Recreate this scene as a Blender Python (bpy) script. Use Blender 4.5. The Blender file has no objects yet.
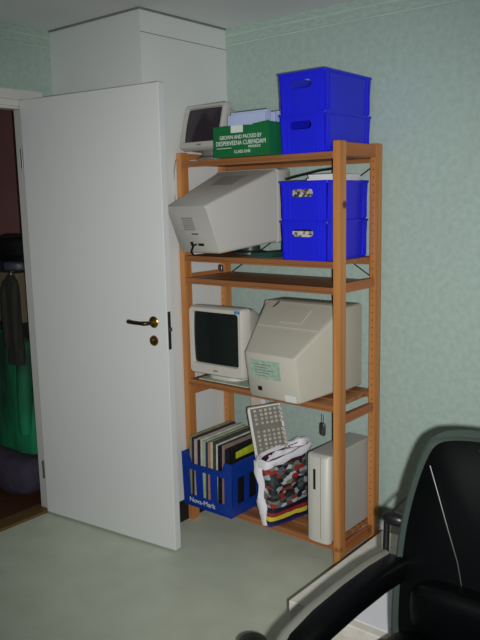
import bpy, bmesh, math, random
from mathutils import Vector, Matrix, noise
random.seed(7)
S = bpy.context.scene
COL = S.collection
PI = math.pi

# ------------------------------------------------------------------ camera
CAM = Vector((3.0217, -2.8251, 1.5669))
yaw, pitch, roll, F = 0.691, 0.1653, -0.0219, 721.99
cy_, sy_, cp_, sp_ = math.cos(yaw), math.sin(yaw), math.cos(pitch), math.sin(pitch)
fwd = Vector((-sy_*cp_, cy_*cp_, -sp_)); rt = Vector((cy_, sy_, 0)); upv = rt.cross(fwd)
r2 = math.cos(roll)*rt + math.sin(roll)*upv
u2 = -math.sin(roll)*rt + math.cos(roll)*upv
cd = bpy.data.cameras.new('camera'); cam = bpy.data.objects.new('camera', cd); COL.objects.link(cam)
cam.matrix_world = Matrix(((r2.x, u2.x, -fwd.x, CAM.x), (r2.y, u2.y, -fwd.y, CAM.y), (r2.z, u2.z, -fwd.z, CAM.z), (0, 0, 0, 1)))
cd.sensor_width = 36; cd.sensor_fit = 'AUTO'; cd.lens = F*36/640; cd.clip_start = 0.02
S.camera = cam

# ------------------------------------------------------------------ light
w = bpy.data.worlds.new('world'); S.world = w; w.use_nodes = True
w.node_tree.nodes['Background'].inputs[0].default_value = (0.74, 0.88, 0.92, 1)
w.node_tree.nodes['Background'].inputs[1].default_value = 0.105
ld = bpy.data.lights.new('camera_flash', 'SPOT'); ld.shadow_soft_size = 0.014; ld.spot_size = math.radians(76); ld.spot_blend = 1.0
ld.energy = 282; ld.color = (1.0, 0.98, 0.96)
lo = bpy.data.objects.new('camera_flash', ld); COL.objects.link(lo)
lo.location = CAM + r2*0.055 - u2*0.032
lo.rotation_euler = (Matrix.Rotation(0, 3, 'Z') @ (Vector((1.10, -.3, 1.02)) - CAM).to_track_quat('-Z', 'Y').to_matrix()).to_euler()
S.view_settings.view_transform = 'Standard'; S.view_settings.look = 'None'
S.view_settings.exposure = 0.0; S.view_settings.gamma = 1.0; S.view_settings.use_curve_mapping = False

# ------------------------------------------------------------------ materials
def lin(c):
    return tuple((x/255/12.92 if x/255 <= .04045 else ((x/255+.055)/1.055)**2.4) for x in c)
MC = {}
def mat(name, rgb, rough=.6, var=.12, scale=8, metal=0, bump=0, bscale=60, stretch=(1, 1, 1), rgb2=None, spec=.5, contrast=None):
    if name in MC: return MC[name]
    m = bpy.data.materials.new(name); m.use_nodes = True; nt = m.node_tree; N = nt.nodes; L = nt.links
    b = N['Principled BSDF']
    c = lin(rgb); c2 = lin(rgb2) if rgb2 else tuple(x*(1-var) for x in c)
    tc = N.new('ShaderNodeTexCoord'); mp = N.new('ShaderNodeMapping'); mp.inputs['Scale'].default_value = stretch
    L.new(tc.outputs['Object'], mp.inputs[0])
    nz = N.new('ShaderNodeTexNoise'); nz.inputs['Scale'].default_value = scale; nz.inputs['Detail'].default_value = 4
    L.new(mp.outputs[0], nz.inputs['Vector'])
    cr = N.new('ShaderNodeValToRGB'); lo_, hi_ = contrast or (.35, .65)
    cr.color_ramp.elements[0].position = lo_; cr.color_ramp.elements[1].position = hi_
    cr.color_ramp.elements[0].color = (*c2, 1); cr.color_ramp.elements[1].color = (*c, 1)
    L.new(nz.outputs[0], cr.inputs[0]); L.new(cr.outputs[0], b.inputs['Base Color'])
    b.inputs['Roughness'].default_value = rough; b.inputs['Metallic'].default_value = metal
    b.inputs['Specular IOR Level'].default_value = spec
    if bump:
        n2 = N.new('ShaderNodeTexNoise'); n2.inputs['Scale'].default_value = bscale; L.new(mp.outputs[0], n2.inputs['Vector'])
        bp = N.new('ShaderNodeBump'); bp.inputs['Strength'].default_value = bump; bp.inputs['Distance'].default_value = .01
        L.new(n2.outputs[0], bp.inputs['Height']); L.new(bp.outputs[0], b.inputs['Normal'])
    MC[name] = m
    return m
def wood_mat(name, rgb, rgb2, axis):
    """pine: grain stretched along one axis plus a few dark knots"""
    m = mat(name, rgb, rough=.45, rgb2=rgb2, scale=9, stretch=tuple(.12 if i == axis else 3 for i in range(3)), contrast=(.3, .7))
    nt = m.node_tree; N = nt.nodes; L = nt.links; b = N['Principled BSDF']
    old = b.inputs['Base Color'].links[0].from_socket
    tc = [n for n in N if n.type == 'TEX_COORD'][0]
    v = N.new('ShaderNodeTexVoronoi'); v.inputs['Scale'].default_value = 6.5
    L.new(tc.outputs['Object'], v.inputs['Vector'])
    cr = N.new('ShaderNodeValToRGB'); cr.color_ramp.elements[0].position = .07; cr.color_ramp.elements[1].position = .13
    cr.color_ramp.elements[0].color = (1, 1, 1, 1); cr.color_ramp.elements[1].color = (0, 0, 0, 1)
    L.new(v.outputs['Distance'], cr.inputs[0])
    mx = N.new('ShaderNodeMix'); mx.data_type = 'RGBA'
    L.new(cr.outputs[0], mx.inputs[0]); L.new(old, mx.inputs[6]); mx.inputs[7].default_value = (*lin((92, 40, 22)), 1)
    L.new(mx.outputs[2], b.inputs['Base Color'])
    return m
wood_z = wood_mat('pine_upright', (198, 138, 78), (166, 104, 52), 2)
wood_x = wood_mat('pine_board', (168, 112, 66), (132, 84, 48), 0)
wood_y = wood_mat('pine_rail', (184, 116, 64), (150, 84, 44), 1)
M_wallpaper = mat('teal_wallpaper', (167, 187, 179), rough=.8, rgb2=(158, 179, 171), scale=38, bump=.1, bscale=90, contrast=(.38, .62))
M_white = mat('white_paint', (214, 218, 216), rough=.5, var=.03, scale=2)
M_door = mat('door_paint', (216, 219, 218), rough=.42, var=.02, scale=1.5)
M_ceil = mat('ceiling_paint', (234, 236, 235), rough=.9, var=.03, scale=2)
M_floor = mat('linoleum', (197, 205, 187), rough=.42, rgb2=(187, 194, 175), scale=7, contrast=(.3, .7))
M_casing = mat('casing_paint', (205, 205, 200), rough=.4, var=.03)
M_blackbase = mat('black_skirting', (24, 22, 24), rough=.5)
M_hallwall = mat('hall_wall', (128, 88, 88), rough=.8, var=.1, scale=5)
M_hallfloor = mat('hall_floor', (86, 52, 34), rough=.5, var=.3, scale=12, stretch=(.5, 4, 1))
M_thresh = mat('threshold_wood', (104, 82, 44), rough=.4, var=.2, stretch=(4, .4, 1))
M_brass = mat('brass', (190, 150, 70), rough=.25, metal=1, var=.1)
M_brassdark = mat('aged_brass', (72, 62, 44), rough=.35, metal=.8, var=.3, scale=30)
M_steel = mat('steel', (120, 120, 118), rough=.35, metal=.9)
M_darksteel = mat('dark_steel', (52, 58, 58), rough=.4, metal=.6)
M_beige = mat('beige_plastic', (178, 178, 172), rough=.5, var=.03, scale=4)
M_beige2 = mat('warm_beige_plastic', (184, 182, 168), rough=.5, var=.03, scale=4)
M_beigel = mat('light_beige_plastic', (200, 199, 190), rough=.45, var=.03, scale=4)
M_greyp = mat('grey_plastic', (120, 118, 110), rough=.5)
M_screen = mat('dark_glass', (26, 34, 34), rough=.12, var=.1, scale=1)
M_screenp = mat('purple_glass', (46, 38, 46), rough=.15, var=.1, scale=1)
M_black = mat('black_plastic', (14, 14, 15), rough=.4)
M_blue = mat('blue_bin_plastic', (28, 34, 222), rough=.4, var=.08, scale=3)
M_bluec = mat('blue_crate_plastic', (16, 56, 150), rough=.4, var=.12, scale=6)
M_leather = mat('black_leather', (4, 5, 6), rough=.36, var=.2, bump=.05, bscale=7, spec=.22)
M_shell = mat('charcoal_plastic', (50, 60, 55), rough=.4, var=.1)
M_rim = mat('grey_arm_rim', (98, 100, 92), rough=.4)
M_green = mat('green_card', (6, 104, 52), rough=.6, var=.15)
M_paper = mat('paper', (222, 222, 228), rough=.8, var=.05)
M_paperb = mat('blueish_paper', (176, 190, 226), rough=.8, var=.08)
M_red = mat('red_plastic', (190, 44, 40), rough=.5)
M_cream = mat('cream_card', (206, 196, 180), rough=.7, var=.1, scale=20)
M_letter = mat('white_lettering', (220, 226, 222), rough=.6)
M_cardbd = mat('cardboard', (104, 94, 70), rough=.8, var=.12)
M_greencloth = mat('green_cloth', (0, 118, 74), rough=.8, rgb2=(4, 44, 34), scale=7, stretch=(1, 1, .35), bump=.5, bscale=14)
M_purple = mat('violet_cloth', (62, 56, 74), rough=.9, var=.3, scale=14, bump=.5, bscale=25)
M_khaki = mat('dark_cloth', (30, 30, 24), rough=.9, var=.3, scale=14)
M_label = mat('green_tint_label', (168, 190, 172), rough=.6, rgb2=(138, 166, 150), scale=60)
M_sticker = mat('blue_sticker', (86, 150, 206), rough=.5, var=.3, scale=50)
M_yellowg = mat('lime_print', (186, 200, 40), rough=.5, var=.3, scale=30)
M_box = mat('white_card', (216, 214, 204), rough=.6, rgb2=(206, 200, 188), scale=24, contrast=(.35, .65))

def stripes(name, cols, scale, axis='Z', dist=0, dscale=2, rough=.5):
    """constant-colour bands of print across a surface"""
    m = bpy.data.materials.new(name); m.use_nodes = True; N = m.node_tree.nodes; L = m.node_tree.links; b = N['Principled BSDF']
    tc = N.new('ShaderNodeTexCoord'); sp = N.new('ShaderNodeSeparateXYZ')
    nz = N.new('ShaderNodeTexNoise'); nz.inputs['Scale'].default_value = dscale
    L.new(tc.outputs['Object'], nz.inputs['Vector']); L.new(tc.outputs['Object'], sp.inputs[0])
    ml = N.new('ShaderNodeMath'); ml.operation = 'MULTIPLY'; ml.inputs[1].default_value = scale; L.new(sp.outputs[axis], ml.inputs[0])
    mn = N.new('ShaderNodeMath'); mn.operation = 'MULTIPLY_ADD'; mn.inputs[1].default_value = dist
    L.new(nz.outputs[0], mn.inputs[0]); L.new(ml.outputs[0], mn.inputs[2])
    cr = N.new('ShaderNodeValToRGB'); cr.color_ramp.interpolation = 'CONSTANT'
    el = cr.color_ramp.elements
    for i, c in enumerate(cols):
        if i < 2: e = el[i]; e.position = i/len(cols)
        else: e = el.new(i/len(cols))
        e.color = (*lin(c), 1)
    L.new(mn.outputs[0], cr.inputs[0]); L.new(cr.outputs[0], b.inputs['Base Color']); b.inputs['Roughness'].default_value = rough
    return m
M_tartan = stripes('tartan_cloth', [(14, 16, 22), (40, 52, 72), (12, 18, 32), (60, 66, 74)], 9, 'X', .2, 3)

# ------------------------------------------------------------------ mesh helpers
def B(): return bmesh.new()
def box(bm, a, b):
    (x0, y0, z0), (x1, y1, z1) = a, b
    return hexa(bm, [(x0, y0, z0), (x1, y0, z0), (x1, y1, z0), (x0, y1, z0), (x0, y0, z1), (x1, y0, z1), (x1, y1, z1), (x0, y1, z1)])
def hexa(bm, p):
    v = [bm.verts.new(q) for q in p]
    for f in ((0, 3, 2, 1), (4, 5, 6, 7), (0, 1, 5, 4), (1, 2, 6, 5), (2, 3, 7, 6), (3, 0, 4, 7)):
        bm.faces.new([v[i] for i in f])
    return v
def loft(bm, rings, cap0=True, cap1=True):
    R = [[bm.verts.new(p) for p in r] for r in rings]
    n = len(R[0])
    for a, b in zip(R, R[1:]):
        for i in range(n):
            j = (i+1) % n; bm.faces.new((a[i], a[j], b[j], b[i]))
    if cap0: bm.faces.new(R[0][::-1])
    if cap1: bm.faces.new(R[-1])
def rr(r=.1, n=5):
    """unit rounded square outline, 4*(n+1) points"""
    o = []
    for cx, cz, a0 in ((1-r, 1-r, 0), (r, 1-r, 90), (r, r, 180), (1-r, r, 270)):
        for k in range(n+1):
            a = math.radians(a0+90*k/n); o.append((cx+r*math.cos(a), cz+r*math.sin(a)))
    return o
def qring(c, r=.1, n=5):
    """rounded ring on four corners: bottom-left, bottom-right, top-right, top-left"""
    c = [Vector(q) for q in c]
    return [c[0]*(1-s)*(1-t)+c[1]*s*(1-t)+c[2]*s*t+c[3]*(1-s)*t for s, t in rr(r, n)]
def rect(x0, x1, z0, z1, y, y2=None):
    y2 = y if y2 is None else y2
    return [(x0, y, z0), (x1, y, z0), (x1, y2, z1), (x0, y2, z1)]
def tube(bm, pts, r, n=8):
    pts = [Vector(p) for p in pts]; rings = []; prev = None
    for i, p in enumerate(pts):
        d = (pts[min(i+1, len(pts)-1)]-pts[max(i-1, 0)]).normalized()
        ref = prev if prev is not None else (Vector((0, 0, 1)) if abs(d.z) < .9 else Vector((1, 0, 0)))
        s = (ref-d*ref.dot(d)).normalized(); t = d.cross(s); prev = s
        rad = r[i] if isinstance(r, (list, tuple)) else r
        rings.append([p+rad*(math.cos(2*PI*k/n)*s+math.sin(2*PI*k/n)*t) for k in range(n)])
    loft(bm, rings)
def lathe(bm, prof, c=(0, 0, 0), n=20, axis='z'):
    rings = []
    for r, h in prof:
        ring = []
        for k in range(n):
            a = 2*PI*k/n; p = (r*math.cos(a), r*math.sin(a), h)
            if axis == 'y': p = (p[0], h, p[1])
            if axis == 'x': p = (h, p[0], p[1])
            ring.append((c[0]+p[0], c[1]+p[1], c[2]+p[2]))
        rings.append(ring)
    loft(bm, rings)
def sbox(bm, c, s, e=.35, n=20, m=12, fn=None):
    """super-ellipsoid cushion"""
    def pw(x, k): return math.copysign(abs(x)**k, x)
    rings = []
    for i in range(1, m):
        v = -PI/2+PI*i/m; ring = []
        for k in range(n):
            u = 2*PI*k/n
            p = Vector((s[0]/2*pw(math.cos(v), e)*pw(math.cos(u), e), s[1]/2*pw(math.cos(v), e)*pw(math.sin(u), e), s[2]/2*pw(math.sin(v), e)))
            if fn: p = fn(p)
            ring.append(p+Vector(c))
        rings.append(ring)
    loft(bm, rings)
def holeplate(bm, P, x0, x1, z0, z1, hx0, hx1, hz0, hz1, t):
    """vertical plate with a rounded slot; P(x, z, d) -> point, t thickness"""
    o = [(x0+(x1-x0)*s, z0+(z1-z0)*q) for s, q in rr(.001, 5)]
    r_ = (hz1-hz0)/2; i_ = []
    for cx, cz, a0 in ((hx1-r_, hz1-r_, 0), (hx0+r_, hz1-r_, 90), (hx0+r_, hz0+r_, 180), (hx1-r_, hz0+r_, 270)):
        for k in range(6):
            a = math.radians(a0+90*k/5); i_.append((cx+r_*math.cos(a), cz+r_*math.sin(a)))
    rings = [[P(x, z, d) for x, z in ring] for ring, d in ((o, 0), (i_, 0), (i_, t), (o, t), (o, 0))]
    loft(bm, rings, False, False)

def link(name, bm, m, parent=None, bevel=0, smooth=False, seg=2, recalc=True):
    if recalc:
        bmesh.ops.remove_doubles(bm, verts=bm.verts, dist=1e-6)
        bmesh.ops.recalc_face_normals(bm, faces=bm.faces)
    me = bpy.data.meshes.new(name); bm.to_mesh(me); bm.free()
    me.materials.append(m)
    if smooth:
        for p in me.polygons: p.use_smooth = True
    o = bpy.data.objects.new(name, me); COL.objects.link(o)
    if parent is not None: o.parent = parent
    if bevel:
        b = o.modifiers.new('bevel', 'BEVEL'); b.width = bevel; b.segments = seg; b.limit_method = 'ANGLE'; b.angle_limit = math.radians(40)
    if smooth:
        try: me.set_sharp_from_angle(angle=math.radians(45))
        except Exception: pass
    return o
def tag(o, label, cat, group=None):
    o['label'] = label; o['category'] = cat
    if group: o['group'] = group
    return o
def thing(name, label, cat, loc=(0, 0, 0), rot=(0, 0, 0), group=None):
    o = bpy.data.objects.new(name, None); COL.objects.link(o); o.empty_display_size = .05
    o.location = loc; o.rotation_euler = rot
    return tag(o, label, cat, group)
def struct(name, bm, m, bevel=0):
    o = link(name, bm, m, None, bevel); o['kind'] = 'structure'; return o
def text(name, s, size, m, parent, loc, rot, depth=.0006, sx=1):
    cu = bpy.data.curves.new(name, 'FONT'); cu.body = s; cu.size = size; cu.extrude = depth; cu.align_x = 'CENTER'; cu.align_y = 'CENTER'
    t = bpy.data.objects.new(name+'_curve', cu); COL.objects.link(t)
    dg = bpy.context.evaluated_depsgraph_get(); dg.update()
    me = bpy.data.meshes.new_from_object(t.evaluated_get(dg)); bpy.data.objects.remove(t)
    me.materials.clear(); me.materials.append(m)
    o = bpy.data.objects.new(name, me); COL.objects.link(o); o.parent = parent; o.location = loc; o.rotation_euler = rot; o.scale = (sx, 1, 1)
    return o
def copy_tree(o, parent=None):
    c = o.copy(); COL.objects.link(c)
    if parent is not None: c.parent = parent
    for ch in list(o.children): copy_tree(ch, c)
    return c

# ------------------------------------------------------------------ the room
H = 2.388; YF = -4.6; XR = 4.6
CX, CYY = 0.633, -0.568
bm = B(); box(bm, (0, YF, -.08), (XR, 0, 0)); struct('floor', bm, M_floor)
bm = B(); box(bm, (-.12, YF, H), (XR, .1, H+.08)); struct('ceiling', bm, M_ceil)
bm = B(); box(bm, (-.0, 0, 0), (XR, .1, H)); struct('wall_right', bm, M_wallpaper)
bm = B()
OY0, OY1, OZ = -1.62, -.745, 2.02
box(bm, (-.055, OY1, 0), (0, 0, H)); box(bm, (-.055, YF, 0), (0, OY0, H)); box(bm, (-.055, OY0, OZ), (0, OY1, H))
struct('wall_left', bm, M_wallpaper)
bm = B(); box(bm, (0, CYY, 0), (CX, 0, H)); struct('wall_column', bm, M_white)
bm = B(); box(bm, (CX, CYY-.0005, 2.288), (CX+.0015, 0, 2.2905)); box(bm, (CX, CYY, H-.008), (CX+.006, 0, H)); box(bm, (0, CYY-.006, H-.008), (CX+.006, CYY, H))
struct('trim_1', bm, mat('grey_seam', (120, 124, 120)))
# wallpaper border under the ceiling
M_border = mat('border_wallpaper', (169, 190, 181), rough=.8, rgb2=(157, 180, 170), scale=28, stretch=(1, 1, 3), contrast=(.42, .58))
M_borderline = mat('border_line', (184, 204, 194), rough=.8)
bm = B(); box(bm, (CX, -.002, 2.312), (XR, 0, H)); struct('trim_2', bm, M_border)
bm = B(); box(bm, (0, YF, 2.312), (.002, CYY, H)); struct('trim_3', bm, M_border)
bm = B()
for z in (2.304, 2.350): box(bm, (CX, -.003, z), (XR, 0, z+.006)); box(bm, (0, YF, z), (.003, CYY, z+.006))
struct('trim_4', bm, M_borderline)
# skirtings
bm = B(); box(bm, (CX, CYY-.012, 0), (CX+.009, -.05, .105)); box(bm, (0, CYY-.012, 0), (CX+.009, CYY, .105)); struct('baseboard_left', bm, M_blackbase)
bm = B(); box(bm, (CX+.012, -.014, 0), (XR, 0, .06)); box(bm, (CX+.012, -.009, .06), (XR, 0, .075)); struct('baseboard_right', bm, M_casing)
# doorway: casing, jamb, threshold
bm = B()
box(bm, (0, OY0-.09, OZ+.03), (.016, OY1+.105, OZ+.075)); box(bm, (0, OY1, 0), (.012, OY1+.09, OZ+.03))
box(bm, (0, OY0-.09, 0), (.012, OY0, OZ+.03)); box(bm, (0, OY0, OZ), (.010, OY1, OZ+.03))
struct('trim_5', bm, M_casing, .002)
bm = B(); box(bm, (-.058, OY1-.012, .015), (0, OY1, OZ)); box(bm, (-.058, OY0, .015), (0, OY0+.012, OZ)); box(bm, (-.058, OY0, OZ-.012), (0, OY1, OZ))
struct('trim_6', bm, M_casing)
bm = B(); box(bm, (-.09, OY0, 0), (.012, OY1, .014)); struct('trim_7', bm, M_thresh, .003)
# the hall beyond
bm = B(); box(bm, (-2.6, -3.2, -.08), (-.0001, 0, -.0005)); struct('floor_hall', bm, M_hallfloor)
bm = B(); box(bm, (-2.6, -.24, 0), (-.056, -.14, H)); struct('wall_hall_back', bm, M_hallwall)
bm = B(); box(bm, (-2.6, -3.2, 0), (-2.5, -.24, H)); struct('wall_hall_far', bm, M_hallwall)
bm = B(); box(bm, (-2.6, -3.2, H-.08), (-.056, 0, H-.001)); struct('ceiling_hall', bm, M_ceil)

# door leaf (opened past ninety degrees)
ang = 0.112
d = bpy.data.objects.new('door_1', None); COL.objects.link(d); d['kind'] = 'structure'
d.location = (.0135, -.772, 0); d.rotation_euler = (0, 0, ang)
DW, DT, DH0, DH = .833, .040, .010, 2.045
bm = B(); box(bm, (0, 0, DH0), (DW, DT, DH)); link('door_leaf', bm, M_door, d, .002)
def lever(y, sgn):
    bm = B()
    lathe(bm, [(.0, 0), (.024, 0), (.026, .003), (.022, .008), (.012, .010), (.011, .014)], (0, 0, 0), 24, 'y')
    for v in bm.verts: v.co.y *= sgn
    h = link('door_handle', bm, M_brass, d, 0, True); h.location = (.762, y, 1.052)
    bm = B()
    tube(bm, [(0, 0, 0), (0, sgn*.045, 0), (-.012, sgn*.055, 0), (-.035, sgn*.056, 0), (-.075, sgn*.055, .001), (-.102, sgn*.05, .002), (-.110, sgn*.045, .002)], [.009, .009, .010, .0085, .009, .010, .006], 12)
    l = link('lever', bm, M_brassdark, h, 0, True); l['label'] = 'dark brass lever'
    bm = B(); lathe(bm, [(0, 0), (.022, 0), (.024, .003), (.021, .008), (0, .009)], (0, 0, 0), 24, 'y')
    for v in bm.verts: v.co.y *= sgn
    k = link('keyhole_rosette', bm, M_brass, d, 0, True); k.location = (.760, y, .970)
    bm = B(); sbox(bm, (0, sgn*.012, 0), (.012, .012, .026), .8); link('thumb_turn', bm, M_brassdark, k, 0, True)
lever(0, -1); lever(DT, 1)
bm = B(); box(bm, (DW, .006, .935), (DW+.002, .024, 1.10)); link('lock_plate', bm, M_darksteel, d)
bm = B(); box(bm, (DW+.002, .009, 1.015), (DW+.012, .021, 1.032)); link('latch_bolt', bm, M_steel, d, .002)
for z in (.235, 1.78):
    bm = B(); lathe(bm, [(0, -.045), (.006, -.045), (.006, .045), (0, .045)], (-.003, -.003, z), 12); link('hinge', bm, M_steel, d, 0, True)

# ------------------------------------------------------------------ pine shelving unit
X0, X1, Y0, Y1, HS = .638, 1.517, -.381, -.040, 1.784
PW, PD = .032, .050
sh = thing('shelving_unit', 'tall pine shelving unit with five shelves against the green wall', 'shelving', (X0, Y1, 0))
o0 = Vector((X0, Y1, 0))
def lb(a, b): # box in unit-local coordinates from world corners
    bm = B(); box(bm, tuple(Vector(a)-o0), tuple(Vector(b)-o0)); return bm
for x in (X0, X1-PW):
    for y in (Y0, Y1-PD):
        bm = lb((x, y, 0), (x+PW, y+PD, HS)); nf = len(bm.faces)
        bmesh.ops.bevel(bm, geom=list(bm.edges), offset=.003, segments=2, affect='EDGES')
        for f in bm.faces: f.material_index = 0
        if y > -.2:
            for k in range(52):
                z = .08+.032*k; c = Vector((x+PW/2, y, z))-o0; n0 = set(bm.faces)
                lathe(bm, [(0, -.0006), (.0028, -.0006), (.0028, .002), (0, .002)], tuple(c), 6, 'y')
                for f in bm.faces:
                    if f not in n0: f.material_index = 1
        p = link('post', bm, wood_z, sh); p.data.materials.append(M_darksteel)
    for z0, z1 in ((HS-.056, HS-.004), (.636, .672), (.055, .10), (1.185, 1.225)):
        link('rail', lb((x+.006, Y0+PD, z0), (x+PW-.006, Y1-PD, z1)), wood_y, sh, .002)
ZS = (1.744, 1.314, 1.210, .721, .115)
for z in ZS:
    bm = B(); n = 4; ya, yb = Y0+.002, Y1-.004; wd = (yb-ya+.006)/n
    for k in range(n):
        a = Vector((X0+PW+.001, ya+k*wd, z-.018))-o0; b = Vector((X1-PW-.001, ya+k*wd+wd-.006, z))-o0
        box(bm, tuple(a), tuple(b))
    s_ = link('shelf_board', bm, wood_x, sh, .0015)
    link('front_batten', lb((X0+PW+.001, Y0, z-.027), (X1-PW-.001, Y0+.020, z-.0182)), wood_x, s_, .0015)
    link('back_batten', lb((X0+PW+.001, Y1-.026, z-.036), (X1-PW-.001, Y1-.006, z-.0182)), wood_x, s_, .0015)
for a, b, dy in (((X0+.016, 1.715), (X1-.016, 1.20), 0), ((X0+.016, 1.20), (X1-.016, 1.715), .006)):
    bm = B(); tube(bm, [Vector((a[0], Y1+.004+dy, a[1]))-o0, Vector((b[0], Y1+.004+dy, b[1]))-o0], .003, 8)
    link('cross_brace', bm, M_darksteel, sh)['label'] = 'thin dark steel brace'

# ------------------------------------------------------------------ stackable blue bins
def blue_bin(W, D, HH, label, loc):
    t = thing('storage_bin', label, 'plastic bin', loc, (0, 0, 0), 'blue stacking bins')
    tp = .006
    def Pf(x, z, dd): return (x*(1-tp/W*2*(1-z/HH)), -D/2+tp*(1-z/HH)+dd, z)
    bm = B()
    holeplate(bm, Pf, -W/2, W/2, 0, HH, -W*.27, W*.20, HH*.60, HH*.80, .004)
    holeplate(bm, lambda x, z, dd: (Pf(x, z, dd)[0], -Pf(x, z, dd)[1], z), -W/2, W/2, 0, HH, -W*.24, W*.24, HH*.60, HH*.80, .004)
    for s in (-1, 1):
        a, b = s*(W/2), s*(W/2-.004)
        hexa(bm, [(a-s*tp, -D/2+tp, 0), (b-s*tp, -D/2+tp, 0), (b-s*tp, D/2-tp, 0), (a-s*tp, D/2-tp, 0), (a, -D/2, HH), (b, -D/2, HH), (b, D/2, HH), (a, D/2, HH)])
    box(bm, (-W/2+tp, -D/2+tp, 0), (W/2-tp, D/2-tp, .004))
    bb = bm
    bm = B(); e = .005
    o_ = [Vector(((s-.5)*(W+2*e), (q-.5)*(D+2*e), 0)) for s, q in rr(.03, 4)]; i_ = [Vector(((s-.5)*(W-.004), (q-.5)*(D-.004), 0)) for s, q in rr(.03, 4)]
    rg = lambda L_, z: [(p.x, p.y, z) for p in L_]
    loft(bm, [rg(o_, HH-.009), rg(o_, HH), rg(i_, HH), rg(i_, HH-.009), rg(o_, HH-.009)], False, False)
    link('bin_rim', bm, M_blue, t)
    bm = bb
    for k in (-.42, -.31, .30, .36, .42):
        x = k*W; box(bm, (x-.0025, -D/2-.002, .006), (x+.0025, -D/2+.006, HH-.009))
    for k in (-.46, -.40, .40, .46):
        y = k*D; box(bm, (W/2-.007, y-.003, .006), (W/2+.0015, y+.003, HH-.009)); box(bm, (-W/2-.0015, y-.003, .006), (-W/2+.007, y+.003, HH-.009))
    link('bin_body', bm, M_blue, t)
    return t
b1c = (1.338, -.200)
blue_bin(.220, .352, .157, 'deep blue plastic bin standing directly on the top shelf board', (b1c[0], b1c[1], 1.7445))
blue_bin(.222, .352, .157, 'deep blue plastic bin highest of all, stacked on another on the top shelf', (b1c[0], b1c[1], 1.9020))
b2c = (1.345, -.220)
blue_bin(.226, .318, .160, 'deep blue plastic bin on the second shelf, lower one of its pair', (b2c[0], b2c[1], 1.3145))
blue_bin(.228, .318, .160, 'deep blue open bin full of white papers, upper one on the second shelf', (b2c[0], b2c[1], 1.4750))
# contents of the second-shelf bins
M_mixed = mat('mixed_papers', (206, 200, 190), rough=.8, rgb2=(58, 50, 46), scale=55, contrast=(.42, .56))
def paper_stack(name, label, cx, cy, z0, w_, d_, h_, mt=None, n=8, jit=.006, cat='papers'):
    bm = B()
    for k in range(n):
        jx, jy = random.uniform(-jit, jit), random.uniform(-jit, jit)
        box(bm, (-w_/2+jx, -d_/2+jy, h_*k/n), (w_/2+jx, d_/2+jy, h_*(k+1)/n-.0006))
    o = link(name, bm, mt or M_paper); o.location = (cx, cy, z0); return tag(o, label, cat)
paper_stack('paper_stack', 'pile of white papers showing through the slot of the lower bin on the second shelf', b2c[0], b2c[1]-.02, 1.3190, .18, .24, .115, M_mixed)
paper_stack('paper_stack', 'pile of white papers filling the open bin on the second shelf', b2c[0], b2c[1], 1.4795, .19, .27, .150, M_mixed)
paper_stack('paper_sheets', 'top sheets of white paper rising above the rim of the second-shelf open bin', b2c[0]+.03, b2c[1]+.03, 1.6300, .13, .20, .032, M_paper, 4)
bm = B(); tube(bm, [(0, 0, 0), (.16, .02, .03), (.235, .03, .036)], .0035)
o = link('rod', bm, M_black); o.location = (1.235, -.345, 1.645); tag(o, 'thin black rod lying on the papers in the second-shelf bin', 'rod')
bm = B(); tube(bm, [(0, 0, 0), (.03, -.06, .004), (.05, -.12, .001), (.062, -.15, -.001)], .0055)
o = link('cable', bm, M_red); o.location = (1.385, -.15, 1.668); tag(o, 'short red cable lying on the papers in the second-shelf bin', 'cable')

# ------------------------------------------------------------------ green vegetable box with papers
def card_box():
    L0 = (.918, -.435, 1.7445); W, D, HH = .300, .24, .128
    t = thing('cardboard_box', 'green produce box with white printed lettering on the top shelf', 'box', L0)
    bm = B(); th_ = .004
    hexa(bm, [(0, 0, 0), (W, 0, 0), (W, D, 0), (0, D, 0), (0, 0, .004), (W, 0, .004), (W, D, .004), (0, D, .004)])
    # front with a hand cut-out notch: left, middle lower, right
    for x0, x1, z0, z1 in ((0, .10, .128, .128), (.10, .155, .112, .112), (.155, .215, .128, .124), (.215, W, .128, .136)):
        hexa(bm, [(x0, 0, .004), (x1, 0, .004), (x1, th_, .004), (x0, th_, .004), (x0, 0, z0), (x1, 0, z1), (x1, th_, z1), (x0, th_, z0)])
    box(bm, (0, D-th_, .004), (W, D, .125)); box(bm, (0, th_, .004), (th_, D-th_, .128)); box(bm, (W-th_, th_, .004), (W, D-th_, .132))
    link('box_body', bm, M_green, t)
    rx = (PI/2, 0, 0)
    text('lettering', 'GROWN AND PACKED BY', .023, M_letter, t, (.150, -.001, .080), rx, sx=.82)
    text('lettering', 'DESPERVEENA CURPADAM', .0265, M_letter, t, (.150, -.001, .056), rx, sx=.84)
    text('lettering', 'PRODUCE', .014, M_letter, t, (.225, -.001, .038), rx)
    text('lettering', 'CLASS ONE', .017, M_letter, t, (.16, -.001, .020), rx)
    bm = B(); box(bm, (.02, -.001, .036), (.10, 0, .0385)); link('printed_line', bm, M_letter, t)
    bm = B(); box(bm, (.100, -.001, .098), (.165, 0, .1275)); link('white_sticker', bm, M_letter, t)
    # things in it
    bm = B()
    for k in range(7): box(bm, (0, .022*k, 0), (.200-.006*(k % 3), .022*k+.010, .168+.004*((k*3) % 4)))
    o = link('paper_folders', bm, M_paperb); o.location = (.985, -.415, 1.749)
    tag(o, 'white and pale blue paper folders standing in the green produce box', 'folders')
    bm = B(); hexa(bm, [(0, 0, 0), (.03, 0, 0), (.03, .2, 0), (0, .2, 0), (0, 0, .07), (.03, 0, .07), (.03, .2, .07), (0, .2, .07)])
    o = link('small_carton', bm, M_red, None, .002); o.location = (1.185, -.19, 1.7445); tag(o, 'small red carton between the green box and the blue bins', 'carton')
card_box()

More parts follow.
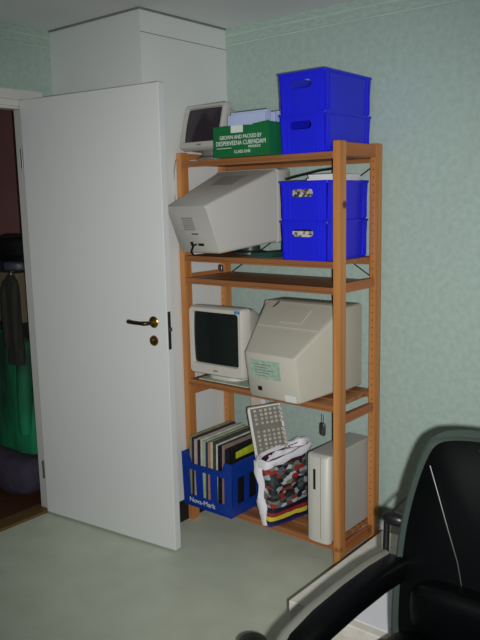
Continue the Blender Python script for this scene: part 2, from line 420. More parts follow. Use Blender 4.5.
# ------------------------------------------------------------------ monitors
def sunk_screen(t, x0, x1, z0, z1, y, mt, bulge=.012, nx=10, nz=8):
    bm = B(); g = [[None]*(nz+1) for _ in range(nx+1)]
    for i in range(nx+1):
        for j in range(nz+1):
            u, v = i/nx*2-1, j/nz*2-1
            g[i][j] = bm.verts.new((x0+(x1-x0)*i/nx, y-bulge*(1-.5*u*u-.5*v*v)+.0, z0+(z1-z0)*j/nz))
    for i in range(nx):
        for j in range(nz): bm.faces.new((g[i][j], g[i+1][j], g[i+1][j+1], g[i][j+1]))
    o = link('screen', bm, mt, t, 0, True, recalc=False); o['label'] = 'dark curved glass screen'
    return o
def front_monitor(t, W, HH, z0, bd, depth, ins, chin, sm, bodymat, back=.6):
    """screen towards -y; local origin at the foot, bezel front at y=0"""
    bm = B()
    z1 = z0+HH; a = rect(-W/2, W/2, z0, z1, 0)
    sx0, sx1, sz0, sz1 = -W/2+ins, W/2-ins, z0+chin, z1-ins
    loft(bm, [qring(rect(-W/2, W/2, z0, z1, bd), .05), qring(rect(-W/2, W/2, z0, z1, .012), .05), qring(rect(-W/2+.007, W/2-.007, z0+.007, z1-.007, 0), .06),
              qring(rect(sx0-.004, sx1+.004, sz0-.004, sz1+.004, .001), .06), qring(rect(sx0, sx1, sz0, sz1, .016), .05)], False, False)
    link('bezel', bm, bodymat, t, 0, True)
    sunk_screen(t, sx0, sx1, sz0, sz1, .016, sm, .010)
    bm = B(); k = back; zc = (z0+z1)/2+.01
    loft(bm, [qring(rect(-W/2+.006, W/2-.006, z0+.006, z1-.006, bd-.001), .06), qring(rect(-W/2+.012, W/2-.012, z0+.012, z1-.012, bd+depth*.25), .08),
              qring(rect(-W/2*k-.02, W/2*k+.02, zc-HH/2*k-.02, zc+HH/2*k+.02, bd+depth*.7), .12), qring(rect(-W/2*k, W/2*k, zc-HH/2*k, zc+HH/2*k, bd+depth), .12)], True, True)
    link('housing', bm, bodymat, t, 0, True)
    bm = B(); box(bm, (-.012, -.002, z0+chin*.40), (.012, .002, z0+chin*.40+.006)); link('badge', bm, M_greyp, t)
# small monitor tilted back on the top shelf
t = thing('monitor', 'small beige monitor tilted back at the left end of the top shelf', 'monitor', (.788, -.380, 1.7445), (0, 0, 0))
front_monitor(t, .246, .205, 0, .035, .20, .020, .034, M_screenp, M_beige)
R = Matrix.Rotation(math.radians(-15), 4, 'X')
for c in t.children:
    c.data.transform(Matrix.Translation((0, -.01, .052)) @ R)
bm = B(); loft(bm, [qring([(-.075, .03, z), (.075, .03, z), (.075, .19, z), (-.075, .19, z)], .3) for z in (0, .012)] + [qring([(-.05, .05, z), (.05, .05, z), (.05, .17, z), (-.05, .17, z)], .3) for z in (.022, .055)])
link('swivel_base', bm, M_greyp, t, 0, True)
paper_stack('paper_sheets', 'few loose grey sheets lying beside the small monitor base on the top shelf', .735, -.27, 1.7445, .09, .15, .006, M_paper, 3)
# white-cased monitor, screen to the room
t = thing('monitor', 'beige monitor facing the room with a dark screen and blue sticker', 'monitor', (.845, -.380, .7325), (0, 0, .03))
front_monitor(t, .318, .322, .026, .065, .235, .026, .054, M_screen, M_beigel, .5)
bm = B(); box(bm, (.118, -.0012, .328), (.150, .0005, .342)); link('sticker', bm, M_sticker, t)['label'] = 'small blue sticker'
bm = B(); loft(bm, [qring([(-.10, .04, z), (.10, .04, z), (.10, .24, z), (-.10, .24, z)], .3) for z in (0, .016)] + [qring([(-.07, .06, z), (.07, .06, z), (.07, .22, z), (-.07, .22, z)], .3) for z in (.022, .05)])
link('swivel_base', bm, M_beigel, t, 0, True)
paper_stack('paper_sheets', 'thin pile of papers under the front-facing monitor', .868, -.225, .7215, .30, .27, .0105, mat('greenish_paper', (196, 208, 190), var=.2, scale=30), 3, .012)

def rear_monitor(t, top_y, bot_y, bx, bz, fx, fz, fy, bmat, knee=None):
    """back of the casing towards the room; corners in local metres.  bx,bz,top_y,bot_y: rear panel; fx,fz,fy: front block"""
    bp = [(bx[0][0], bot_y, bz[0]), (bx[0][1], bot_y, bz[0]), (bx[1][1], top_y, bz[1]), (bx[1][0], top_y, bz[1])]
    fr = lambda y, e=0: rect(fx[0]+e, fx[1]-e, fz[0]+e, fz[1]-e, y)
    bp_in = [tuple(Vector(p)*.96+(sum((Vector(q) for q in bp), Vector())/4)*.04) for p in bp]
    bp_in = [(p[0], p[1]-.006, p[2]) for p in bp_in]
    mid = [tuple(Vector(a)*.08+Vector(b)*.92) for a, b in zip(bp, fr(fy[0], .006))]
    bm = B(); loft(bm, [qring(bp_in, .06), qring(bp, .06), qring(mid, .05), qring(fr(fy[0]+.002, .004), .05)], True, True)
    link('housing', bm, bmat, t, 0, True)
    bm = B(); loft(bm, [qring(fr(fy[0], .006), .04), qring(fr(fy[0]+.006), .04), qring(fr(fy[1]-.008), .04), qring(fr(fy[1], .008), .04)], True, True)
    link('bezel', bm, bmat, t, 0, True)
    return bp
# back-turned monitor, second shelf
L0 = Vector((.86, -.25, 1.3145))
t = thing('monitor', 'large grey-beige monitor turned back to the room on the second shelf', 'monitor', L0)
bp = rear_monitor(t, -.255, -.165, ((.692-.86, .932-.86), (.690-.86, .930-.86)), (.018, .232), (.690-.86, 1.055-.86), (.052, .388), (.09, .195), M_beige)
bm = B()
def panel_pt(bp, s, q, off=.0075):
    c = [Vector(p) for p in bp]
    n = (c[1]-c[0]).cross(c[3]-c[0]).normalized()
    return c[0]*(1-s)*(1-q)+c[1]*s*(1-q)+c[2]*s*q+c[3]*(1-s)*q+n*off
def panel_patch(bm, bp, s0, s1, q0, q1, off=.0075, t_=.003):
    a = [panel_pt(bp, s, q, off) for s, q in ((s0, q0), (s1, q0), (s1, q1), (s0, q1))]
    b = [panel_pt(bp, s, q, off-t_) for s, q in ((s0, q0), (s1, q0), (s1, q1), (s0, q1))]
    hexa(bm, b+a)
fx_, fz_, fy_ = (.690-.86, 1.055-.86), .388, .09
lid = [bp[3], bp[2], (fx_[1], fy_, fz_), (fx_[0], fy_, fz_)]
for i in range(7):
    for j in range(7): panel_patch(bm, bp, .30+.04*i, .325+.04*i, .50+.04*j, .52+.04*j)
link('vent_grille', bm, M_greyp, t)
for a_, nm_ in (((.33, .40, .16, .25), 'power_socket'), ((.52, .66, .17, .22), 'video_socket'), ((.44, .60, .41, .43), 'printed_line')):
    bm = B(); panel_patch(bm, bp, *a_); link(nm_, bm, M_black, t)
bm = B(); p0 = panel_pt(bp, .47, .2, .008); tube(bm, [p0, p0+Vector((.0, -.018, -.004)), p0+Vector((-.012, -.02, -.03)), p0+Vector((-.02, .0, -.048))], .005); link('power_lead', bm, M_black, t, 0, True)
bm = B(); lathe(bm, [(0, 0), (.08, 0), (.08, .010), (.05, .018), (.045, .055), (0, .055)], (.03, .09, 0), 24); link('swivel_base', bm, M_shell, t, 0, True)
paper_stack('flat_box', 'thin dark green flat box under the raised side of the back-turned monitor', 1.065, -.17, 1.3145, .12, .26, .016, mat('dark_green_card', (20, 70, 60)), 1, 0, 'box')
bm = B()
for k in range(9): panel_patch(bm, lid, .30, .72, .56+.030*k, .568+.030*k, .0015, .003)
link('lid_vents', bm, M_greyp, t)
# back-turned monitor, fourth shelf
L0 = Vector((1.235, -.25, .7215))
t = thing('monitor', 'large warm beige monitor turned back with a green-tinted label on the fourth shelf', 'monitor', L0)
bp = rear_monitor(t, -.215, -.195, ((1.105-1.235, 1.372-1.235), (1.092-1.235, 1.362-1.235)), (.003, .205), (1.000-1.235, 1.435-1.235), (.012, .385), (.045, .195), M_beige2)
lid = [bp[3], bp[2], (1.435-1.235, .045, .385), (1.000-1.235, .045, .385)]
bm = B(); panel_patch(bm, lid, .34, .66, .60, .88, .003, .006); link('lid_plate', bm, M_beige2, t, .001)
bm = B()
for a_ in ((.06, .94, .50, .508),): panel_patch(bm, lid, *a_, .002, .003)
link('lid_seam', bm, M_beigel, t)
bm = B(); panel_patch(bm, bp, .10, .68, .44, .84); lp = link('rating_label', bm, M_label, t); lp['label'] = 'pale green printed label'
bm = B()
for k in range(5): panel_patch(bm, bp, .18, .18+.40*(.6+.4*((k*7) % 5)/5), .50+.06*k, .515+.06*k, .0082, .001)
link('label_print', bm, M_greyp, lp)
bm = B(); panel_patch(bm, bp, .20, .28, .17, .26); link('socket', bm, M_black, t)
bm = B(); panel_patch(bm, bp, .72, .93, .02, .16); link('sticker', bm, M_letter, t)['label'] = 'white barcode sticker'
bm = B(); tube(bm, [(-.235, .06, .20), (-.225, .01, .28), (-.19, .0, .33), (-.14, .04, .387)], .0035); link('lead', bm, M_black, t, 0, True)

# ------------------------------------------------------------------ bottom shelf: blue crate of records
def crate():
    W0, W1, D, HH = .298, .315, .355, .262
    t = thing('plastic_crate', 'blue slotted plastic crate of record sleeves on the bottom shelf', 'crate', (.832, -.450, .1155))
    bm = B(); th = .006
    def X(s, z): return s*(W0+(W1-W0)*z/HH)/2
    def Yf(z): return .004*(1-z/HH)
    def wallx(x0, x1, z0, z1, back=False, dz=0):   # front/back strips, x in -1..1
        ys = [D-Yf(z)-th if back else Yf(z) for z in (z0, z1)]
        hexa(bm, [(X(x0, z0), ys[0], z0), (X(x1, z0), ys[0], z0), (X(x1, z0), ys[0]+th, z0), (X(x0, z0), ys[0]+th, z0),
                  (X(x0, z1), ys[1], z1), (X(x1, z1), ys[1], z1), (X(x1, z1), ys[1]+th, z1), (X(x0, z1), ys[1]+th, z1)])
    def wally(s, y0, y1, z0, z1):
        q = lambda z: (X(s, z), X(s, z)-s*th)
        hexa(bm, [(q(z0)[0], y0, z0), (q(z0)[1], y0, z0), (q(z0)[1], y1, z0), (q(z0)[0], y1, z0), (q(z1)[0], y0, z1), (q(z1)[1], y0, z1), (q(z1)[1], y1, z1), (q(z1)[0], y1, z1)])
    for bk in (False, True):
        wallx(-1, 1, 0, .055, bk); wallx(-1, 1, .185, .215, bk)
        wallx(-1, -.72, .215, HH, bk); wallx(.72, 1, .215, HH, bk)
        hexa(bm, [(X(a, z), (D-th if bk else 0)+dy, z) for z, a, dy in ((.215, -.72, 0), (.215, -.60, 0), (.215, -.60, th), (.215, -.72, th), (HH, -.72, 0), (.2151, -.60, 0), (.2151, -.60, th), (HH, -.72, th))])
        hexa(bm, [(X(a, z), (D-th if bk else 0)+dy, z) for z, a, dy in ((.215, .60, 0), (.215, .72, 0), (.215, .72, th), (.215, .60, th), (.2151, .60, 0), (HH, .72, 0), (HH, .72, th), (.2151, .60, th))])
        for a, b in ((-1, -.74), (-.46, -.20), (.14, .40), (.70, 1)): wallx(a, b, .055, .185, bk)
    for s in (-1, 1):
        wally(s, 0, D, 0, .055); wally(s, 0, D, .185, HH)
        for a, b in ((0, .045), (.10, .13), (.19, .22), (.275, .30), (D-.045, D)): wally(s, a, b, .055, .185)
    box(bm, (-W0/2, 0, 0), (W0/2, D, .005))
    link('crate_body', bm, M_bluec, t, .0012)
    bm = B(); e = .004
    o_ = [Vector(((s-.5)*(W1+2*e), (q)*(D+2*e)-e, 0)) for s, q in rr(.02, 3)]
    text('lettering', 'Nova-Mark', .034, M_letter, t, (-.035, -.0006+.0035, .030), (PI/2, 0, 0), sx=1.05)
crate()
# records: each sleeve a thing
cols = [((150, 150, 110), 'olive'), ((52, 46, 44), 'dark brown'), ((190, 176, 176), 'pale pink'), ((40, 36, 50), 'black-violet'), ((206, 206, 196), 'off-white'),
        ((170, 196, 160), 'pale green'), ((52, 50, 92), 'dark violet'), ((178, 140, 128), 'salmon'), ((208, 200, 160), 'cream'), ((60, 74, 66), 'grey-green'),
        ((214, 212, 206), 'white'), ((24, 24, 28), 'black'), ((150, 130, 120), 'taupe'), ((20, 26, 60), 'navy blue'), ((16, 20, 18), 'black')]
ords = ['first', 'second', 'third', 'fourth', 'fifth', 'sixth', 'seventh', 'eighth', 'ninth', 'tenth', 'eleventh', 'twelfth', 'thirteenth', 'fourteenth']
x = .708
for i, (c, nm) in enumerate(cols):
    th_ = [.008, .016, .011, .015, .010, .014, .016, .009, .013, .016, .008, .018, .012, .017, .014][i]
    hh = .328+[.01, .004, .0, -.004, .006, 0, -.006, 0, .004, .01, .0, -.004, 0, -.016, -.004][i]
    bm = B(); lean = .008
    hexa(bm, [(0, 0, 0), (th_, 0, 0), (th_, .31, 0), (0, .31, 0), (lean, 0, hh), (th_+lean, 0, hh), (th_+lean, .31, hh), (lean, .31, hh)])
    mt = mat('sleeve_'+nm.replace(' ', '_').replace('-', '_'), c, rough=.5, var=.25, scale=18)
    last = i == len(cols)-1
    if last:
        t = thing('record_sleeve', 'black record sleeve with a lime band, rightmost in the blue crate', 'record sleeve', (x, -.4385, .1215), group='record sleeves in the blue crate')
        link('sleeve', bm, mt, t, .001)
        bm = B(); xa = th_+lean; 
        hexa(bm, [(xa-.004, .05, hh-.060), (xa+.0005, .05, hh-.060), (xa+.0005, .30, hh-.060), (xa-.004, .30, hh-.060), (xa-.004, .05, hh-.030), (xa+.0005, .05, hh-.030), (xa+.0005, .30, hh-.015), (xa-.004, .30, hh-.015)])
        link('printed_band', bm, M_yellowg, t)
    else:
        o = link('record_sleeve', bm, mt, None, .001); o.location = (x, -.4385+random.uniform(0, .012), .1215)
        tag(o, '%s record sleeve, %s from the left in the blue crate' % (nm, ords[i]), 'record sleeve', 'record sleeves in the blue crate')
    x += th_+.0012+.0025

# ------------------------------------------------------------------ keyboards
def keyboard(origin, uax, vax, label, W=.165, Lk=.45, T=.028):
    """origin top-left corner; u across the short side, v along the long side"""
    u = Vector(uax).normalized(); v = Vector(vax).normalized(); v = (v-u*v.dot(u)).normalized(); n = v.cross(u)
    t = thing('keyboard', label, 'keyboard', origin)
    t.rotation_euler = Matrix((v, u, n)).transposed().to_euler()
    def sw(bm):
        for q in bm.verts: q.co.x, q.co.y = q.co.y, q.co.x
        return bm
    bm = B(); loft(bm, [qring([(0, 0, z), (W, 0, z), (W, Lk, z), (0, Lk, z)], .06) for z in (-T, -.004)] + [qring([(.003, .003, 0), (W-.003, .003, 0), (W-.003, Lk-.003, 0), (.003, Lk-.003, 0)], .06)])
    link('keyboard_case', sw(bm), M_beigel, t, 0, True)
    bm = B(); rows = 6
    for r_ in range(rows):
        xx = .026+r_*.0215+(.006 if r_ else 0); yy = .012
        while yy < Lk-.03:
            if not (.085 < yy < .095 or .30 < yy < .31):
                a, b = (xx, yy), (xx+.0165, yy+.0155)
                hexa(bm, [(a[0], a[1], -.001), (b[0], a[1], -.001), (b[0], b[1], -.001), (a[0], b[1], -.001), (a[0]+.002, a[1]+.002, .008), (b[0]-.002, a[1]+.002, .008), (b[0]-.002, b[1]-.002, .008), (a[0]+.002, b[1]-.002, .008)])
            yy += .0195
    link('keycaps', sw(bm), mat('keycap_grey', (176, 174, 160), var=.35, scale=40), t)['label'] = 'rows of grey-beige keycaps'
    bm = B(); box(bm, (.014, .008, -.003), (W-.012, Lk-.012, .0004)); link('key_bed', sw(bm), mat('key_bed', (104, 100, 90)), t)
    return t
keyboard((.998, -.345, .622), (1.0, .85, .20), (.20, -.02, -1.0), 'beige keyboard standing on end above the carrier bag', W=.160, Lk=.31)
bm = B(); hexa(bm, [(0, 0, 0), (.09, 0, 0), (.09, .03, 0), (0, .03, 0), (-.06, 0, .50), (.03, 0, .50), (.03, .03, .50), (-.06, .03, .50)])
t = thing('binder', 'cream binder standing upright behind the blue crate and keyboard', 'binder', (.87, -.088, .1155))
link('cover', bm, M_cream, t, .002)
bm = B(); hexa(bm, [(.035, -.001, .30), (.060, -.001, .30), (.060, .0, .30), (.035, .0, .30), (.013, -.001, .47), (.038, -.001, .47), (.038, .0, .47), (.013, .0, .47)])
link('spine_label', bm, M_paper, t)

# ------------------------------------------------------------------ carrier bag
M_bagprint = stripes('bag_print', [(30, 50, 120), (20, 24, 60), (206, 196, 60), (150, 40, 44), (24, 24, 40), (24, 26, 30)]+[(50, 60, 64)]*8+[(70, 26, 46), (48, 24, 48), (70, 26, 46)], 2.95, 'Z', .05, 12)
def mosaic(m):
    N = m.node_tree.nodes; L = m.node_tree.links; b = N['Principled BSDF']; old = b.inputs['Base Color'].links[0].from_socket
    tc = [n for n in N if n.type == 'TEX_COORD'][0]; mp = N.new('ShaderNodeMapping'); mp.inputs['Scale'].default_value = (40, 34, 62); L.new(tc.outputs['Object'], mp.inputs[0])
    v = N.new('ShaderNodeTexVoronoi'); v.inputs['Scale'].default_value = 1; L.new(mp.outputs[0], v.inputs['Vector'])
    sc = N.new('ShaderNodeSeparateColor'); L.new(v.outputs['Color'], sc.inputs[0])
    cr = N.new('ShaderNodeValToRGB'); cr.color_ramp.interpolation = 'CONSTANT'; el = cr.color_ramp.elements
    cs = [(34, 40, 44), (150, 158, 166), (60, 74, 58), (150, 40, 34), (28, 30, 36), (110, 122, 104), (84, 96, 104), (120, 60, 50), (180, 184, 190), (40, 44, 50)]
    for i, c in enumerate(cs):
        e = el[i] if i < 2 else el.new(i/len(cs)); e.position = i/len(cs); e.color = (*lin(c), 1)
    L.new(sc.outputs[0], cr.inputs[0])
    sp = N.new('ShaderNodeSeparateXYZ'); L.new(tc.outputs['Object'], sp.inputs[0])
    g1 = N.new('ShaderNodeMath'); g1.operation = 'GREATER_THAN'; g1.inputs[1].default_value = .095; L.new(sp.outputs['Z'], g1.inputs[0])
    g2 = N.new('ShaderNodeMath'); g2.operation = 'LESS_THAN'; g2.inputs[1].default_value = .278; L.new(sp.outputs['Z'], g2.inputs[0])
    ml = N.new('ShaderNodeMath'); ml.operation = 'MULTIPLY'; L.new(g1.outputs[0], ml.inputs[0]); L.new(g2.outputs[0], ml.inputs[1])
    mx = N.new('ShaderNodeMix'); mx.data_type = 'RGBA'; L.new(ml.outputs[0], mx.inputs[0]); L.new(old, mx.inputs[6]); L.new(cr.outputs[0], mx.inputs[7]); L.new(mx.outputs[2], b.inputs['Base Color'])
mosaic(M_bagprint)
t = thing('carrier_bag', 'colourful printed carrier bag with a white crumpled rim on the bottom shelf', 'bag', (1.185, -.300, .1155), (0, 0, math.radians(-10)))
def crump(p):
    k = noise.noise(Vector((p.x*14, p.y*14, p.z*14)))
    k2 = noise.noise(Vector((p.x*40, p.y*40, p.z*40)))
    return p+Vector((k*.012+k2*.003, k*.010, 0))
bm = B()
rings = []
for i in range(15):
    q = i/14; z = .002+.322*q; hw = (.030+.018*math.sin(PI*min(1, q*1.2)))*(.8 if q == 0 else 1); hd = .115+.015*q
    rings.append([crump(Vector((hw*math.copysign(abs(math.cos(a))**.55, math.cos(a))-.012*q, hd*math.copysign(abs(math.sin(a))**.55, math.sin(a)), z+.018*q*math.sin(a)))) for a in [2*PI*k/40 for k in range(40)]])
loft(bm, rings, True, False)
body = link('bag_body', bm, M_bagprint, t, 0, True); body['label'] = 'side printed with bright bands'
bm = B(); rings = []
for q, off, dz in ((0, .004, 0), (.3, .012, .0), (.6, .016, .02), (.8, .010, .036), (1, -.004, .03), (1.2, -.010, .0)):
    ring = []
    for k in range(40):
        a = 2*PI*k/40; c_, s_ = math.copysign(abs(math.cos(a))**.55, math.cos(a)), math.copysign(abs(math.sin(a))**.55, math.sin(a))
        p = Vector(((.040+off)*c_-.010, (.130+off)*s_, .300+dz+.020*s_+.0))
        ring.append(crump(p*1.0)+Vector((0, 0, .010*noise.noise(p*30))))
    rings.append(ring)
rings.append([Vector((0, 0, .330))+(p-Vector((0, 0, p.z)))*.45+Vector((0, 0, .02*noise.noise(p*40))) for p in rings[-1]])
rings.append([Vector((0, 0, .335))+(p-Vector((0, 0, p.z)))*.2 for p in rings[-1]])
loft(bm, rings, False, True)
link('bag_rim', bm, M_paper, t, 0, True)['label'] = 'white crumpled rim'
bm = B(); rings = []
for i in range(12):
    q = i/11; z = .006+.315*q
    rings.append([crump(Vector((-.030-.010*q+dx*(1+.3*math.sin(9*q)), -.112-.012*q+dy, z-.018*q))) for dx, dy in ((-.022, 0), (-.014, -.016), (.004, -.022), (.020, -.014), (.026, 0), (.0, .01))])
loft(bm, rings); link('bag_gusset', bm, M_paper, t, 0, True)['label'] = 'white folded edge'

# ------------------------------------------------------------------ desktop tower
t = thing('computer_tower', 'beige computer tower standing at the right end of the bottom shelf', 'computer', (1.366, -.402, .1155))
W, D, HH = .108, .350, .386
bm = B(); box(bm, (0, .030, .004), (W, D, HH)); link('case', bm, M_beige, t, .003)
bm = B(); pr = [(0, .030), (0, .012), (.012, .003), (.035, 0), (.080, 0), (W-.008, .004), (W, .014), (W, .030)]
loft(bm, [[(x_, y_, z) for x_, y_ in pr] for z in (-.0, HH-.01)]+[[(x_, y_*.5+.015, HH) for x_, y_ in pr]]); link('front_panel', bm, M_beigel, t, 0, True)
bm = B(); box(bm, (.035, -.0015, .235), (.046, .002, .325)); link('drive_slot', bm, M_black, t)
bm = B(); box(bm, (.070, -.001, .02), (.0715, .002, .38)); link('panel_groove', bm, M_greyp, t)

# ------------------------------------------------------------------ little hanging things and leads
bm = B(); tube(bm, [(0, 0, .02), (0, 0, -.018)], .0016); sbox(bm, (0, 0, -.045), (.020, .014, .056), .5)
o = link('hanging_plug', bm, M_steel, None, 0, True); o.location = (1.432, -.372, .655); tag(o, 'small grey plug dangling from the fourth shelf beside the tower', 'plug')
bm = B(); sbox(bm, (0, 0, 0), (.016, .014, .03), .6); o = link('shelf_clip', bm, M_steel, None, 0, True); o.location = (.905, -.389, 1.265)
tag(o, 'small shiny clip hanging under the second shelf edge', 'clip')
bm = B(); tube(bm, [(.66, -.388, 1.75), (.648, -.392, 1.752), (.634, -.392, 1.70), (.628, -.390, 1.62), (.640, -.392, 1.53), (.660, -.398, 1.46)], .0022)
o = link('lead', bm, M_greyp, None, 0, True); tag(o, 'thin grey lead hanging down the front left post from the top shelf', 'lead')

# ------------------------------------------------------------------ white box on the floor beside the unit
t = thing('white_box', 'low white box on the floor between the shelving unit and chair', 'box', (1.72, -1.03, 0))
W, D, HH = .36, .645, .25
bm = B(); box(bm, (.004, .004, 0), (W-.004, D-.004, HH-.03)); link('box_base', bm, M_box, t, .003)
bm = B(); box(bm, (0, 0, HH-.05), (W, D, HH)); link('lid', bm, M_box, t, .004)
bm = B(); box(bm, (.11, .035, 0), (.345, .33, .0025)); o = link('paper_sheet', bm, M_paper, None); o.location = (1.72, -1.03, HH+.0004); o.rotation_euler = (0, 0, 0)
tag(o, 'blank white sheet lying on the low white box', 'paper')
# black rounded bin in front of it
bm = B(); lathe(bm, [(0, 0), (.040, 0), (.048, .20), (.050, .24), (.042, .262), (.02, .272), (0, .273)], (0, 0, 0), 28)
o = link('waste_bin', bm, M_black, None, 0, True); o.location = (1.775, -1.29, 0); tag(o, 'black rounded bin top poking up at the bottom edge left of the chair arm', 'bin')

# ------------------------------------------------------------------ office chair (faces -y)
chair = thing('office_chair', 'black leather office chair with padded arms in the bottom right corner', 'chair', (2.477, -1.45, 0), (0, 0, 0))
def outline(w0, w1, w2, h0, h1, n=9):
    """symmetric back outline: half-widths at the bottom, widest and shoulder"""
    pts = []
    right = [(w0, h0), (w0+(w1-w0)*.5, h0+(h1-h0)*.18), (w1, h0+(h1-h0)*.40), (w1*.97, h0+(h1-h0)*.60), (w2+.02, h0+(h1-h0)*.80), (w2-.015, h0+(h1-h0)*.93), (w2-.07, h1-.006), (w2*.35, h1+.004)]
    pts = [(-x_, z) for x_, z in right]
    return [(x_, z) for x_, z in right]+[(x_, z) for x_, z in pts[::-1]]
def smooth_closed(p, it=2):
    for _ in range(it):
        q = []
        for i in range(len(p)):
            a, b = p[i], p[(i+1) % len(p)]
            q += [(a[0]*.75+b[0]*.25, a[1]*.75+b[1]*.25), (a[0]*.25+b[0]*.75, a[1]*.25+b[1]*.75)]
        p = q
    return p
def bk(x_, y_, z, tilt=.12): # back rest leans back with height, wraps forward at the sides
    return (x_, .235+y_+tilt*(z-.45)-.5*x_*x_, z)
half = [(.245, .36), (.262, .44), (.266, .54), (.264, .66), (.256, .76), (.238, .86), (.216, .935), (.198, .969), (.162, .985), (.08, .993)]
ol = smooth_closed(half+[(-x_, z) for x_, z in half[::-1]])
cz = .72
def scaled(o_, s, c=(0, cz)): return [(c[0]+(x_-c[0])*s, c[1]+(z-c[1])*s) for x_, z in o_]
bm = B()
loft(bm, [[bk(x_, .055, z) for x_, z in scaled(ol, .90)], [bk(x_, .045, z) for x_, z in scaled(ol, .97)], [bk(x_, .02, z) for x_, z in ol], [bk(x_, -.012, z) for x_, z in ol], [bk(x_, -.018, z) for x_, z in scaled(ol, .975)], [bk(x_, -.01, z) for x_, z in scaled(ol, .94)]])
link('back_shell', bm, M_shell, chair, 0, True)['label'] = 'dark grey plastic rim'
def pad(o_, d0, puff, name, sc=(1, .97, .90, .7, .4, .1), c=(0, cz)):
    bm = B(); rings = []
    for s in sc:
        rings.append([bk(x_, d0-puff*(1-s**3.5), z) for x_, z in scaled(o_, s, c)])
    loft(bm, [[bk(x_, d0+.02, z) for x_, z in scaled(o_, .99, c)]]+rings); return link(name, bm, M_leather, chair, 0, True)
pad(scaled(ol, .935), -.012, .045, 'back_cushion')
for sd in (-1, 1):
    bm = B(); tube(bm, [Vector(bk(sd*x_, y_, z)) for x_, z, y_ in ((.186, .905, -.036), (.160, .85, -.047), (.126, .77, -.056), (.094, .69, -.058), (.078, .62, -.054))], 0.0016, 6)
    link('seam_piping', bm, M_shell, chair, 0, True)
bm = B(); sbox(bm, (0, .185, .560), (.40, .10, .15), .5, 28, 16); link('lumbar_cushion', bm, M_leather, chair, 0, True)
bm = B(); sbox(bm, (0, -.03, .435), (.50, .48, .12), .38, 32, 16); link('seat', bm, M_leather, chair, 0, True)
bm = B(); sbox(bm, (0, -.0, .375), (.46, .46, .05), .3, 28, 12); link('seat_pan', bm, M_shell, chair, 0, True)
for s in (-1, 1):
    path = [(.215, .652), (.12, .655), (.01, .647), (-.10, .632), (-.18, .610), (-.235, .575), (-.265, .525), (-.262, .46), (-.22, .415)]
    xs = [.264, .272, .283, .294, .302, .306, .304, .285, .255]
    bm = B(); rings = []
    for (y_, z), x_ in zip(path, xs):
        i = path.index((y_, z)); a = path[max(0, i-1)]; b = path[min(len(path)-1, i+1)]
        d_ = Vector((0, b[0]-a[0], b[1]-a[1])).normalized(); nn = Vector((0, -d_.z, d_.y)); nn = nn if nn.z > 0 or i > 5 else -nn
        if i > 5 and nn.y > 0: nn = -nn
        cc = Vector((s*x_, y_, z)); sd = Vector((1, 0, 0))
        hw = .034; dn = .068 if i < 6 else .05
        rings.append([cc+sd*(hw*ca)-nn*(dn/2)+nn*(dn/2*sa) for ca, sa in [(math.copysign(abs(math.cos(t_))**.6, math.cos(t_)), math.copysign(abs(math.sin(t_))**.6, math.sin(t_))) for t_ in [2*PI*k/16 for k in range(16)]]])
    loft(bm, rings); arm = link('armrest', bm, M_leather, chair, 0, True)
    bm = B(); rings = []
    for r_ in rings if False else []: pass
    pts = []
    for i, ((y_, z), x_) in enumerate(zip(path, xs)):
        pts.append(Vector((s*(x_+.030), y_-(.010 if i > 4 else 0), z-.010)))
    tube(bm, pts, .015, 10); link('arm_rim', bm, M_rim, arm, 0, True)['label'] = 'dark grey plastic rim of the arm'
    # bracket behind the arm pad
    bm = B(); tube(bm, [(s*.300, .225, .60), (s*.302, .235, .725)], .0085, 10); sbox(bm, (s*.282, .238, .738), (.066, .040, .034), .8)
    tube(bm, [(s*.300, .24, .742), (s*.262, .252, .79), (s*.24, .262, .815)], .003, 6)
    link('arm_bracket', bm, M_black, chair, 0, True)
bm = B(); lathe(bm, [(0, .06), (.03, .06), (.03, .22), (.022, .23), (.022, .34), (.06, .352), (0, .352)], (0, 0, 0), 20); link('gas_column', bm, M_black, chair, 0, True)
for k in range(5):
    a = 2*PI*k/5+.5; dx, dy = math.cos(a), math.sin(a)
    bm = B(); tube(bm, [(dx*.02, dy*.02, .10), (dx*.16, dy*.16, .085), (dx*.29, dy*.29, .068)], [.024, .019, .014], 10); leg = link('base_leg', bm, M_black, chair, 0, True)
    bm = B(); lathe(bm, [(0, -.02), (.024, -.02), (.027, -.012), (.027, .012), (.024, .02), (0, .02)], (dx*.29, dy*.29, .028), 16, 'x'); link('caster', bm, M_black, leg, 0, True)

# ------------------------------------------------------------------ things in the hall beyond the door
t = thing('cardboard_box', 'tan cardboard box behind the door opening in the hall', 'box', (-.55, -.60, .925))
bm = B(); box(bm, (-.2, 0, 0), (.17, .30, .275)); link('box_body', bm, M_cardbd, t, .004)
bm = B(); box(bm, (-.2, -.0008, .13), (.17, .0, .165)); link('packing_tape', bm, mat('tape', (116, 105, 78)), t)
t = thing('cabinet', 'dark cabinet standing in the hall under the cardboard box', 'cabinet', (-.62, -.56, 0))
bm = B(); box(bm, (-.34, 0, .0), (.30, .30, .92)); link('carcass', bm, M_khaki, t, .004)
bm = B(); box(bm, (-.33, -.015, .06), (-.02, 0, .90)); link('door', bm, M_khaki, t, .003)
bm = B(); box(bm, (-.015, -.015, .06), (.29, 0, .90)); link('door', bm, M_khaki, t, .003)
def blob(name, label, cat, loc, size, m, amp, sc, e=.6):
    bm = B()
    sbox(bm, (0, 0, 0), size, e, 36, 28, lambda p: p+p.normalized()*amp*noise.noise(Vector((p.x*sc+loc[0], p.y*sc, p.z*sc*.6))))
    o = link(name, bm, m, None, 0, True); o.location = loc; return tag(o, label, cat)
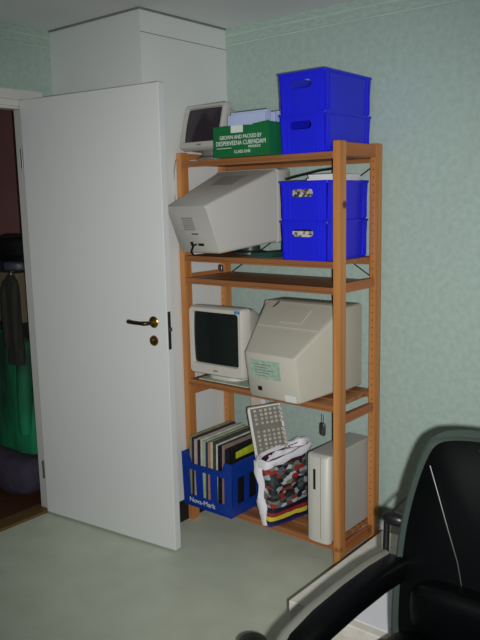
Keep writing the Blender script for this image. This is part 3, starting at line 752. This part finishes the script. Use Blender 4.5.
blob('black_bag', 'black bag piled on the cardboard box in the hall', 'bag', (-.47, -.46, 1.335), (.50, .28, .13), M_black, .02, 14, .4)
blob('folded_blanket', 'dark checked blanket between the black bag and cardboard box in the hall', 'blanket', (-.55, -.47, 1.234), (.36, .27, .060), M_tartan, .003, 14, .4)
def garment(name, label, cat, loc, W, D, HH, m, sleeve_side):
    t = thing(name, label, cat, loc); bm = B(); rings = []
    prof = [(.0, .50, .9), (.06, .52, 1), (.30, .50, 1), (.55, .47, .95), (.75, .48, .95), (.88, .50, .85), (.94, .40, .7), (.975, .20, .6), (1.0, .15, .5)]
    for q, hw, hd in prof:
        ring = []
        for k in range(40):
            a_ = 2*PI*k/40; fold = 1+.10*math.sin(a_*9+q*3)*(1-q)
            p = Vector((W*hw*math.copysign(abs(math.cos(a_))**.6, math.cos(a_))*(1+.02*fold), D/2*hd*fold*math.copysign(abs(math.sin(a_))**.7, math.sin(a_)), HH*q))
            ring.append(p+Vector((0, .008*noise.noise(Vector((p.x*12, q*5, loc[0]))), 0)))
        rings.append(ring)
    loft(bm, rings); link('garment_body', bm, m, t, 0, True)
    for sd in (-1, 1):
        bm = B(); x_ = sd*W*.44
        tube(bm, [(x_*.9, -D*.1, HH*.92), (x_*1.02, -D*.30, HH*.80), (x_*1.0, -D*.42, HH*.55), (x_*.94, -D*.45, HH*.30), (x_*.92, -D*.42, HH*.18)], [D*.30, D*.42, D*.38, D*.33, D*.30], 14)
        link('sleeve', bm, m, t, 0, True)
    bm = B(); tube(bm, [(0, 0, HH*.98), (0, .0, HH+.012), (0, .03, HH+.02), (0, D/2, HH+.015)], .005); link('hanging_loop', bm, M_steel, t, 0, True)
    return t
garment('dark_coat', 'dark coat hanging over the green jacket beside the door opening', 'coat', (-.160, -.772, .76), .095, .05, .46, M_khaki, 1)
garment('green_jacket', 'bright green jacket hanging in the hall doorway', 'jacket', (-.41, -.650, .240), .42, .11, .655, M_greencloth, 1)
blob('cloth_bag', 'dark violet cloth bag on the hall floor below the green jacket', 'bag', (-.42, -.69, .118), (.50, .20, .22), M_purple, .02, 12, .6)
